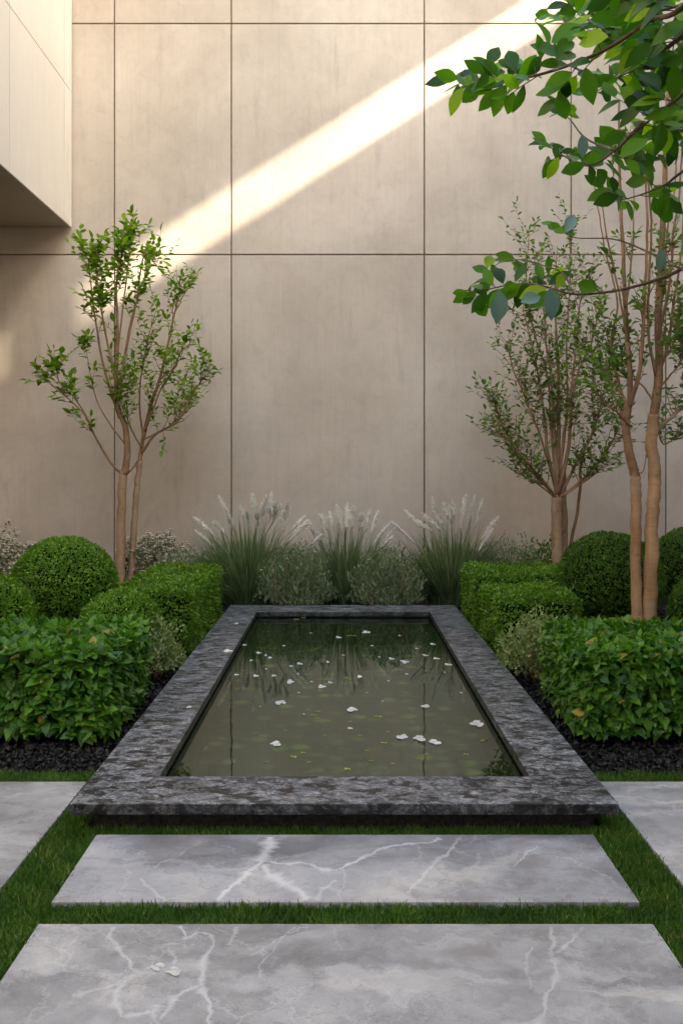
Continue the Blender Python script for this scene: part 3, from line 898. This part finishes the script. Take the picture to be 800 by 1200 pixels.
# ------------------------------------------------------------------ trees
class Tree:
    def __init__(s, name, label, base, bark, twig, leafmat, tpl, leaf, seed):
        s.root = empty(name, (base[0], base[1], 0), label, 'tree')
        s.r = np.random.default_rng(seed)
        s.bark, s.twig, s.lm, s.tpl, s.leaf = bark, twig, leafmat, tpl, leaf
        s.branch = Buf(); s.crown = Buf()

    def trunk(s, pts, r0, r1):
        P = catmull(pts, 7)
        n = len(P)
        P = P + s.r.normal(0, .0035, (n, 3)) * (1, 1, 0)
        rad = np.linspace(r0, r1, n) * (1 + s.r.normal(0, .03, n))
        rad[:2] *= (1.25, 1.08)
        b = Buf(); tube(b, P, rad, 12)
        b.build('trunk', s.bark, s.root)
        return P

    def limb(s, pts, r0, r1=.003, wob=.01, sides=6):
        P = catmull(pts, 6)
        P[1:] += np.cumsum(s.r.normal(0, wob * .4, (len(P) - 1, 3)), 0) * .6
        rad = np.linspace(r0, r1, len(P))
        tube(s.branch, P, rad, sides)
        return P, rad

    def twigs(s, P, rad, n, L, lo=.25, upb=.8, leafn=(5, 9), lsize=1.0, depthy=1.0, sub=1, hi=1.0):
        for i in range(n):
            t_ = (lo + (hi - lo) * s.r.random()) * (len(P) - 1.01); k = int(t_)
            base = P[k] + (P[k + 1] - P[k]) * (t_ - k)
            tan = norm(P[min(k + 2, len(P) - 1)] - P[k] + 1e-6)
            dr = norm(tan * .6 + s.r.normal(0, .55, 3) * (1, depthy, .6) + np.array((0, 0, upb * s.r.uniform(.3, 1.1))))
            ln = L * s.r.uniform(.5, 1.2)
            p = [base]; d_ = dr
            for q in range(5):
                d_ = norm(d_ + s.r.normal(0, .14, 3) + np.array((0, 0, .10)))
                p.append(p[-1] + d_ * ln / 5)
            p = np.array(p)
            tube(s.branch, p, np.linspace(min(.0045, rad[k] * .6), .0013, 6), 4)
            if sub and s.r.random() < .6:
                s.twigs(p, np.full(6, .003), 1, L * .55, .3, upb, leafn, lsize, depthy, 0)
            m = s.r.integers(*leafn)
            s.put(p, m, lsize)

    def put(s, p, m, lsize=1.0, start=.3):
        tt = np.linspace(start, 1, m) * (len(p) - 1.01)
        kk = tt.astype(int); B = p[kk] + (p[kk + 1] - p[kk]) * (tt - kk)[:, None]
        tn = norm(p[kk + 1] - p[kk])
        ang = s.r.uniform(0, 6.28) + np.arange(m) * 2.4
        sd = np.stack([np.cos(ang), np.sin(ang), 0 * ang], 1)
        A = sd + tn * .55 + np.array((0, 0, -.05)) + s.r.normal(0, .2, (m, 3))
        A[-1] = tn[-1] + np.array((0, 0, -.1))
        U = np.tile((0, 0, 1.0), (m, 1)) + s.r.normal(0, .3, (m, 3))
        leaves(s.crown, B, A, U, s.leaf * lsize * s.r.uniform(.55, 1.15, m), s.tpl, np.clip(s.r.normal(.5, .28, m), 0, 1))

    def done(s):
        s.branch.build('branches', s.twig, s.root)
        s.crown.build('crown', s.lm, s.root)


def PX(lst, d, jig=None, y0=0.0, y1=0.0):
    """polyline given in picture coordinates on the tree's own plane, drifting in depth from y0 to y1"""
    n = len(lst)
    return [at(px, py, d + (y0 + (y1 - y0) * i / max(n - 1, 1))) for i, (px, py) in enumerate(lst)]


def T3(lst):
    return [(20 + a / 2.5, 220 + b_ / 2.5) for a, b_ in lst]


def T4(lst):
    return [(540 + a / 2.222, 200 + b_ / 2.222) for a, b_ in lst]


# slender tree on the left
D = 8.6
tr_ = Tree('slender_tree', 'slender young tree with two thin tan trunks on the left', at(141, 708, D), M['bark'], M['twig'], M['tree_leaf'], OVAL, .086, 21)
tk = tr_.trunk(PX([(140, 708), (141, 660), (142, 610), (143, 575), (145, 552)], D), .049, .040)
tk2 = tr_.trunk(PX([(151, 708), (154, 672), (157, 620), (160, 575), (164, 540)], D + .12), .036, .028)
main = [
    (PX([(145, 556), (149, 530), (147, 500), (139, 478), (136, 450), (138, 385), (136, 340), (140, 305), (148, 278)], D), .042, 34),
    (PX([(144, 556), (130, 542), (112, 510), (100, 484), (82, 468), (72, 458)], D, 0, 0, -.3), .016, 8),
    (PX([(108, 500), (96, 480), (88, 466), (84, 452)], D, 0, -.1, -.2), .009, 5),
    (PX([(76, 460), (66, 440), (70, 425)], D, 0, -.3, -.35), .007, 9),
    (PX([(82, 468), (60, 450), (50, 444)], D, 0, -.3, -.5), .006, 6),
    (PX([(140, 490), (122, 430), (112, 380), (104, 330), (100, 300)], D, 0, 0, .35), .017, 26),
    (PX([(138, 460), (126, 400), (118, 350), (114, 315), (117, 295)], D, 0, 0, -.3), .015, 24),
    (PX([(140, 470), (150, 400), (160, 350), (170, 300), (184, 312), (190, 318)], D, 0, 0, -.2), .014, 14),
    (PX([(140, 450), (152, 380), (166, 330), (174, 306)], D, 0, 0, .3), .011, 12),
    (PX([(137, 420), (146, 340), (150, 310), (154, 285), (157, 275)], D, 0, 0, .2), .010, 22),
    (PX([(146, 520), (118, 480), (106, 440), (98, 400)], D, 0, 0, .3), .009, 8),
]
for pts, r0, nt_ in main:
    P, rd = tr_.limb(pts, r0)
    tr_.twigs(P, rd, int(nt_ * .95), .27 if r0 > .0165 or len(pts) > 5 else .19, .35, .75, (5, 8))
    tr_.put(P[-8:], 6)
main = [
    (PX([(164, 545), (168, 515), (178, 470), (190, 430), (200, 380), (208, 350), (216, 335)], D + .12), .026, 30),
    (PX([(166, 530), (184, 508), (208, 494), (222, 466), (236, 446), (248, 432)], D + .1, 0, 0, -.3), .015, 22),
    (PX([(168, 515), (200, 500), (220, 480), (228, 460)], D + .1, 0, 0, .4), .010, 18),
    (PX([(168, 515), (164, 470), (168, 430), (176, 392), (186, 360)], D + .1, 0, 0, .3), .013, 18),
    (PX([(166, 525), (150, 490), (150, 460), (156, 430)], D + .1, 0, 0, -.35), .010, 16),
    (PX([(170, 505), (186, 460), (204, 430), (214, 400)], D + .1, 0, 0, -.4), .011, 16),
    (PX([(148, 556), (158, 545), (163, 535), (163, 520)], D + .02), .012, 0),
]
for pts, r0, nt_ in main:
    P, rd = tr_.limb(pts, r0)
    if nt_:
        tr_.twigs(P, rd, int(nt_ * 1.15), .28, .2, .35, (5, 8), .8)
        tr_.put(P[-8:], 6)
tr_.done()

# vase-shaped tree at the back on the right
D = 8.5
tr_ = Tree('vase_shaped_tree', 'vase-shaped small tree with dense thin stems near the wall on the right', at(653, 700, D), M['bark'], M['twig'], M['tree_leaf_grey'], OVAL, .066, 31)
tk = tr_.trunk(PX([(653, 710), (653, 660), (652, 620), (652, 583)], D), .055, .05)
tk2 = tr_.trunk(PX([(660, 710), (660, 660), (660, 600), (658, 550)], D + .15), .045, .035)
P, rd = tr_.limb(PX([(667, 710), (668, 645), (674, 610), (679, 570), (678, 552), (684, 520)], D + .25), .018, .012)
fans = [([(652, 586), (640, 572), (616, 548), (592, 520), (580, 497)], .020, 22), ([(652, 584), (634, 560), (606, 530), (590, 500), (578, 470)], .016, 24),
        ([(652, 580), (642, 530), (634, 470), (624, 410), (612, 360)], .020, 30), ([(653, 580), (650, 520), (646, 450), (638, 380), (632, 310)], .024, 26),
        ([(653, 580), (656, 500), (655, 430), (652, 360), (655, 290)], .026, 26), ([(654, 580), (668, 520), (672, 460), (680, 390), (686, 330)], .022, 26),
        ([(654, 584), (676, 566), (700, 540), (718, 510), (728, 480)], .018, 24), ([(654, 584), (672, 550), (694, 510), (706, 470), (712, 420)], .017, 28),
        ([(652, 578), (636, 520), (616, 470), (600, 430), (596, 400)], .015, 28), ([(656, 560), (660, 500), (676, 440), (692, 400), (700, 360)], .014, 22),
        ([(652, 570), (644, 500), (640, 440), (622, 380), (616, 330), (620, 270)], .013, 18), ([(655, 560), (664, 480), (664, 400), (668, 330), (664, 260)], .013, 18),
        ([(652, 584), (628, 566), (610, 556), (600, 540)], .009, 14), ([(655, 584), (690, 562), (716, 540)], .009, 14)]
for i, (pts, r0, nt_) in enumerate(fans):
    P, rd = tr_.limb(PX(pts, D, 0, 0, tr_.r.uniform(-.55, .5)), r0, .003, .012)
    tr_.twigs(P, rd, int(nt_ * 1.5), .30, .25 if i not in (10, 11) else .5, .3, (4, 8), .95, 1.0)
tr_.done()

# twin-trunk tree in front of it
D = 5.8
tr_ = Tree('twin_trunk_tree', 'tall tree with two smooth tan trunks rising behind the near right hedge', at(754, 740, D), M['bark_warm'], M['twig'], M['tree_leaf_grey'], OVAL, .058, 41)
tkA = tr_.trunk(PX([(747, 788), (746, 722), (745, 640), (745, 585), (744, 558)], D), .039, .034)
tkB = tr_.trunk(PX([(760, 788), (761, 724), (763, 650), (765, 590), (767, 550), (763, 520), (766, 485)], D - .02), .047, .038)
fans = [([(745, 562), (741, 545), (736, 520), (734, 490), (738, 470)], .033, .024, 0, 0),
        ([(738, 474), (738, 430), (735, 380), (731, 300), (728, 230), (726, 120)], .020, .008, 14, .05),
        ([(736, 480), (728, 462), (720, 430), (716, 390), (722, 350), (708, 290), (696, 210)], .012, .004, 16, .3),
        ([(737, 478), (746, 440), (750, 390), (752, 330), (755, 260), (752, 160)], .016, .006, 12, -.3),
        ([(740, 500), (724, 484), (706, 470), (694, 440)], .008, .002, 22, -.3),
        ([(736, 500), (722, 470), (712, 440), (690, 420), (684, 390)], .008, .002, 20, .3),
        ([(765, 490), (769, 440), (770, 380), (772, 300), (776, 220), (780, 100)], .032, .014, 10, 0),
        ([(766, 510), (780, 495), (800, 478), (822, 455), (840, 420)], .014, .005, 14, -.1),
        ([(768, 450), (782, 400), (790, 350), (800, 300), (806, 220)], .013, .005, 22, .25),
        ([(768, 440), (760, 390), (762, 330), (764, 260), (758, 180)], .012, .005, 10, -.25),
        ([(770, 400), (784, 340), (788, 280), (796, 220), (800, 120)], .011, .004, 14, -.35),
        ([(770, 380), (778, 330), (780, 270), (790, 200), (786, 90)], .010, .004, 8, .35),
        ([(735, 400), (722, 330), (708, 270), (700, 215)], .008, .003, 6, -.2),
        ([(733, 360), (740, 300), (742, 240), (738, 150)], .008, .003, 6, .3),
        ([(735, 520), (742, 548), (752, 556), (758, 530)], .006, .003, 0, -.05),
        ([(766, 470), (750, 450), (730, 440), (716, 420), (706, 380)], .008, .002, 22, .2),
        ([(768, 460), (786, 440), (800, 425), (815, 380)], .008, .002, 22, -.2),
        ([(768, 430), (784, 410), (796, 385), (812, 350)], .008, .002, 20, .3),
        ([(766, 495), (778, 520), (796, 505), (815, 480)], .006, .002, 14, .3)]
for (pts, r0, r1, nt_, dy) in fans:
    P, rd = tr_.limb(PX(pts, D, 0, 0, dy), r0, r1, .010)
    low = pts[-1][1] > 330
    if nt_: tr_.twigs(P, rd, nt_ if low else nt_ // 2, .22, .3 if low else .15, .5, (4, 8), hi=1.0 if low else .5)
tr_.done()


# glossy-leaved tree whose branches reach in from the right
FD = 2.15
ft = Tree('overhanging_tree', 'glossy-leaved tree whose dark branches reach in from the upper right corner', (2.3, 2.5, 0), M['twig_dark'], M['twig_dark'], M['fore_leaf'], ELL, .128, 51)
ft.trunk([(2.3, 2.5, -.02), (2.27, 2.5, .8), (2.2, 2.45, 1.6), (2.15, 2.4, 2.4), (2.1, 2.4, 3.2)], .09, .05)


def Z2(lst): return [(480 + a / 2.5, b_ / 2.5) for a, b_ in lst]


def spray(pts, dep, r0, n, L, lsz=1.0, root=None, tipn=4, droop=0.0, step=.05):
    P0 = PX(Z2(pts), dep) if not isinstance(dep, tuple) else PX(Z2(pts), dep[0], 0, 0, dep[1])
    if root is not None: P0 = [np.array(root)] + P0
    P, rd = ft.limb(P0, r0, .0022, .0015, 7)
    seg = np.concatenate(([0], np.cumsum(np.linalg.norm(np.diff(P, axis=0), axis=1))))
    # pairs of leaves on short stalks along the branch inside the picture
    s_ = seg[-1]; side = 1; out = []
    while s_ > seg[-1] * .02 and n > 0:
        k = min(np.searchsorted(seg, s_, 'right') - 1, len(P) - 2)
        base = P[k] + (P[k + 1] - P[k]) * ((s_ - seg[k]) / max(seg[k + 1] - seg[k], 1e-6))
        out.append((base, norm(P[k + 1] - P[k]), side))
        side = -side; s_ -= step * ft.r.uniform(.7, 1.3); n -= 1
    for base, tn, sd in out:
        pr = norm(np.cross(tn, (0, 1.0, 0)))
        d_ = norm(tn * .55 + pr * sd * ft.r.uniform(.4, 1.0) + np.array((0, ft.r.normal(0, .3), -droop)) + ft.r.normal(0, .15, 3))
        st = base + d_ * .012
        tube(ft.branch, [base, st], [.0014, .0010], 4)
        u = np.array((ft.r.normal(0, .4), -1.0, ft.r.uniform(-.5, 1.0)))
        leaves(ft.crown, [st], [d_], [u], ft.leaf * lsz * ft.r.uniform(.75, 1.15), ELL, np.clip(ft.r.normal(.5, .25, 1), 0, 1))
    return P, seg


def side_sprays(P, n, L, lo, hi, per=5, lsz=.9, zb=0.0):
    for i in range(n):
        k = int((lo + (hi - lo) * (i + ft.r.random() * .8) / n) * (len(P) - 2))
        tn = norm(P[k + 1] - P[k])
        sd = 1 if i % 2 else -1
        pr = norm(np.cross(tn, (0, 1.0, 0)))
        d_ = norm(tn * .8 + pr * sd * ft.r.uniform(.5, 1.1) + np.array((0, ft.r.normal(0, .6), zb)))
        p = [P[k]]; ln = L * ft.r.uniform(.6, 1.2)
        for q in range(4):
            d_ = norm(d_ + ft.r.normal(0, .1, 3)); p.append(p[-1] + d_ * ln / 4)
        p = np.array(p)
        tube(ft.branch, p, np.linspace(.0026, .0012, 5), 5)
        for j in range(per):
            tt = 1 - j / per * .85
            u_ = tt * 3.99; kk = int(u_); bs_ = p[kk] + (p[kk + 1] - p[kk]) * (u_ - kk)
            t2 = norm(p[kk + 1] - p[kk]); pr2 = norm(np.cross(t2, (0, 1.0, 0))) * (1 if j % 2 else -1)
            dd = norm(t2 * (2.0 if j == 0 else .7) + pr2 * ft.r.uniform(.4, 1) + np.array((0, ft.r.normal(0, .3), -.1)))
            u = np.array((ft.r.normal(0, .4), -1.0, ft.r.uniform(-.5, 1.0)))
            leaves(ft.crown, [bs_], [dd], [u], ft.leaf * lsz * ft.r.uniform(.7, 1.15), ELL, np.clip(ft.r.normal(.5, .28, 1), 0, 1))


TR = (2.1, 2.42, 3.0)
P, s_ = spray([(1100, -260), (800, 20), (700, 60), (560, 150), (380, 215), (280, 228), (170, 232), (118, 222)], (FD + .1, FD - .1), .011, 22, .1, 1.0, TR, step=.046)
side_sprays(P, 12, .17, .45, .88, 5, .95, .25)
P, s_ = spray([(1100, -100), (800, 100), (700, 180), (610, 225), (540, 270)], (FD + .3, FD + .1), .009, 14, .1, 1.0, TR)
side_sprays(P, 10, .17, .4, .95, 5, 1.0)
P, s_ = spray([(1050, 40), (800, 270), (700, 350), (620, 420), (560, 470)], (FD + .2, FD), .009, 16, .1, 1.0, (2.15, 2.4, 2.7))
side_sprays(P, 9, .18, .4, .95, 5, .95)
P, s_ = spray([(680, 360), (600, 440), (520, 485), (440, 450), (400, 420)], (FD + .05, FD), .005, 10, .1, .82)
side_sprays(P, 5, .12, .3, .95, 4, .75)
P, s_ = spray([(600, 440), (510, 400), (470, 350), (440, 320)], (FD + .05, FD + .1), .004, 9, .1, .75)
P, s_ = spray([(1050, 330), (800, 500), (740, 545), (660, 575), (600, 590)], (FD + .15, FD), .007, 9, .1, 1.0, (2.18, 2.42, 2.2))
side_sprays(P, 4, .15, .5, .95, 4, .95)
P, s_ = spray([(1080, 620), (800, 785), (700, 825), (600, 850), (480, 860), (380, 835), (300, 832), (205, 852), (160, 850)], (FD + .2, FD - .05), .007, 26, .1, .92, (2.2, 2.45, 2.0), step=.042)
side_sprays(P, 6, .12, .45, .97, 4, .85)
P, s_ = spray([(800, 790), (690, 735), (590, 700), (480, 695), (430, 665)], (FD + .3, FD + .25), .004, 9, .1, .7)
P, s_ = spray([(480, 860), (450, 800), (400, 780), (330, 760), (290, 765)], (FD + .1, FD + .1), .003, 9, .1, .8)
P, s_ = spray([(800, -40), (700, -20), (600, 10), (540, 55), (460, 62), (410, 40)], (FD + .2, FD + .1), .006, 12, .1, .95)
side_sprays(P, 7, .15, .2, .9, 5, .9)
P, s_ = spray([(900, 150), (820, 200), (760, 300), (720, 340)], (FD + .4, FD + .35), .005, 10, .1, 1.1)
side_sprays(P, 5, .2, .1, .9, 5, 1.1)
P, s_ = spray([(950, 0), (860, 40), (780, 90), (700, 130), (640, 140)], (FD - .1, FD - .15), .006, 12, .1, 1.1)
side_sprays(P, 6, .18, .1, .9, 5, 1.1)
P, s_ = spray([(1000, -120), (900, -40), (800, 10), (720, 30), (650, 20), (600, -10)], (FD - .15, FD - .1), .006, 12, .1, 1.1)
side_sprays(P, 8, .18, .2, .95, 5, 1.05)
P, s_ = spray([(1000, 60), (900, 70), (800, 110), (730, 170), (690, 240)], (FD - .1, FD), .006, 12, .1, 1.1)
side_sprays(P, 8, .18, .2, .95, 5, 1.05, -.1)
P, s_ = spray([(1000, 300), (880, 330), (800, 380), (740, 400), (690, 390)], (FD + .1, FD + .1), .005, 10, .1, 1.1)
side_sprays(P, 6, .16, .2, .95, 5, 1.0, -.1)
# a few leaves with the sky's blue-grey reflection painted into their colour
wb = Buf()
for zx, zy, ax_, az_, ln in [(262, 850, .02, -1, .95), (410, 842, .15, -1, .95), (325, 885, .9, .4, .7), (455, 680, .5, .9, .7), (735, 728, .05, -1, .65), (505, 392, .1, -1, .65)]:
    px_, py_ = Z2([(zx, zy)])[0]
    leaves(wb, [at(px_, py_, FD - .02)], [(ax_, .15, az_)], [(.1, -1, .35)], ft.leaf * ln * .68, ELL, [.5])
wb.build('sky_glint_leaves', M['sky_glint_leaf'], ft.root)
ft.done()

# ------------------------------------------------------------------ fallen petals and leaves
def scrap(buf, c, sx, sy, seed, lobes=4, lift=.16):
    """a small crumpled blossom lying flat: overlapping cupped petals"""
    rg = np.random.default_rng(seed)
    for i in range(lobes):
        a = i * 6.283 / lobes + rg.uniform(-.5, .5)
        o = .30 * (lobes > 1)
        k = 11
        q = np.linspace(0, 6.283, k, endpoint=False)
        rr_ = rg.uniform(.20, .30) * (1 + .18 * np.sin(q * 2 + rg.uniform(0, 6)) + rg.normal(0, .09, k))
        cx, cy_ = o * math.cos(a) * .9, o * math.sin(a) * .9
        V = [(cx, cy_, .0)] + [(cx + rr_[j] * math.cos(q[j]), cy_ + rr_[j] * math.sin(q[j]), abs(rg.normal(.03, .05))) for j in range(k)]
        V = np.array(V) * np.array((sx, sy, (sx + sy) * lift)) + np.array((c[0], c[1], c[2] + .0008 * i))
        buf.add(V, np.array([(0, 1 + j, 1 + (j + 1) % k) for j in range(k)]), rg.random())


def petal(px, py, w_, h_, label, group, z=WATER_Z + .001, mat='petal', lobes=4, name='fallen_blossom', cat='blossom'):
    c = on(px, py, z)
    d = c[1]
    w_ *= .82; h_ *= .82
    sx = w_ / 1000 * d; sy = h_ / 1000 * d * d / (CAM_Z - z)
    b = Buf()
    scrap(b, c, sx, min(sy, sx * 1.6), int(px * 7 + py), lobes, .16 if w_ < 30 else .05)
    o = b.build(name, M[mat], None, c)
    tag(o, label, cat, group)


G = 'white blossoms floating on the pool'
petal(323, 872, 17, 8, 'white floating blossom alone at the near left of the pool', G)
petal(471, 864, 17, 8, 'left of the three white blossoms side by side near the pool front', G)
petal(491, 866, 18, 9, 'middle of the three white blossoms side by side near the pool front', G)
petal(510, 870, 19, 9, 'right of the three white blossoms side by side near the pool front', G)
petal(559, 849, 20, 11, 'white floating blossom closest to the right rim of the pool', G)
petal(412, 832, 15, 8, 'white floating blossom in the centre of the water', G)
petal(328, 824, 16, 8, 'white floating blossom left of the centre of the water', G)
petal(498, 828, 13, 6, 'white floating blossom to the right of the water centre', G)
for px, py, w_ in [(339, 799, 14), (377, 805, 13), (387, 800, 8), (474, 776, 13), (429, 741, 13), (397, 747, 9), (458, 772, 9), (351, 778, 9), (511, 772, 10), (525, 779, 10),
                   (507, 755, 9), (421, 793, 10), (300, 792, 9), (498, 768, 9), (277, 791, 7), (286, 756, 7), (316, 771, 8), (341, 781, 6), (410, 854, 8), (321, 792, 8),
                   (303, 765, 8), (365, 799, 5), (356, 837, 4), (311, 768, 6), (444, 770, 5), (468, 745, 5), (364, 742, 5), (521, 788, 4), (333, 757, 5), (349, 790, 5), (402, 768, 5), (436, 757, 5), (488, 760, 5), (455, 798, 5), (312, 784, 5), (384, 776, 6), (476, 790, 5), (294, 774, 5), (430, 812, 5), (350, 812, 4), (540, 812, 5), (305, 828, 4), (448, 822, 4)]:
    petal(px, py, w_, w_ * .42, 'small white petal drifting among others on the dark water', 'small white petals on the pool', lobes=3, name='petal', cat='petal')
for px, py, w_ in [(443, 840, 11), (367, 838, 8), (373, 834, 7), (450, 871, 9), (344, 887, 9), (407, 901, 9), (347, 726, 7), (355, 724, 7), (407, 795, 8), (409, 745, 7), (565, 868, 6), (362, 832, 5),
                   (546, 884, 8), (355, 882, 7), (400, 800, 6), (415, 745, 5), (430, 880, 6), (300, 860, 6), (380, 862, 5), (490, 890, 7), (460, 895, 6), (372, 842, 6), (390, 790, 6), (520, 850, 5), (334, 856, 6), (422, 862, 6), (470, 846, 5), (312, 893, 6), (435, 892, 7), (500, 884, 6), (362, 893, 6), (384, 876, 5), (410, 846, 5), (455, 858, 5)]:
    petal(px, py, w_, w_ * .45, 'small yellow-green leaf floating on the pool', 'yellow-green leaves on the pool', lobes=2, mat='yellow_leaf', name='floating_leaf', cat='leaf')
G = 'white blossoms fallen on the granite rim'
petal(277, 731, 9, 4, 'white petal on the left rim near its far corner', G, COP_Z + .001, lobes=3, name='petal', cat='petal')
petal(267, 763, 13, 5, 'white petal on the left rim, halfway along', G, COP_Z + .001, lobes=3, name='petal', cat='petal')
petal(221, 829, 8, 4, 'white petal on the left rim, nearest the viewer', G, COP_Z + .001, lobes=3, name='petal', cat='petal')
G = 'pale petals lying on the nearest slab'
petal(185, 1134, 22, 13, 'pale crumpled petal on the nearest marble slab, left of the pair', G, .0232, lobes=4, name='petal', cat='petal')
petal(203, 1139, 24, 14, 'pale crumpled petal on the nearest marble slab, right of the pair', G, .0232, lobes=4, name='petal', cat='petal')
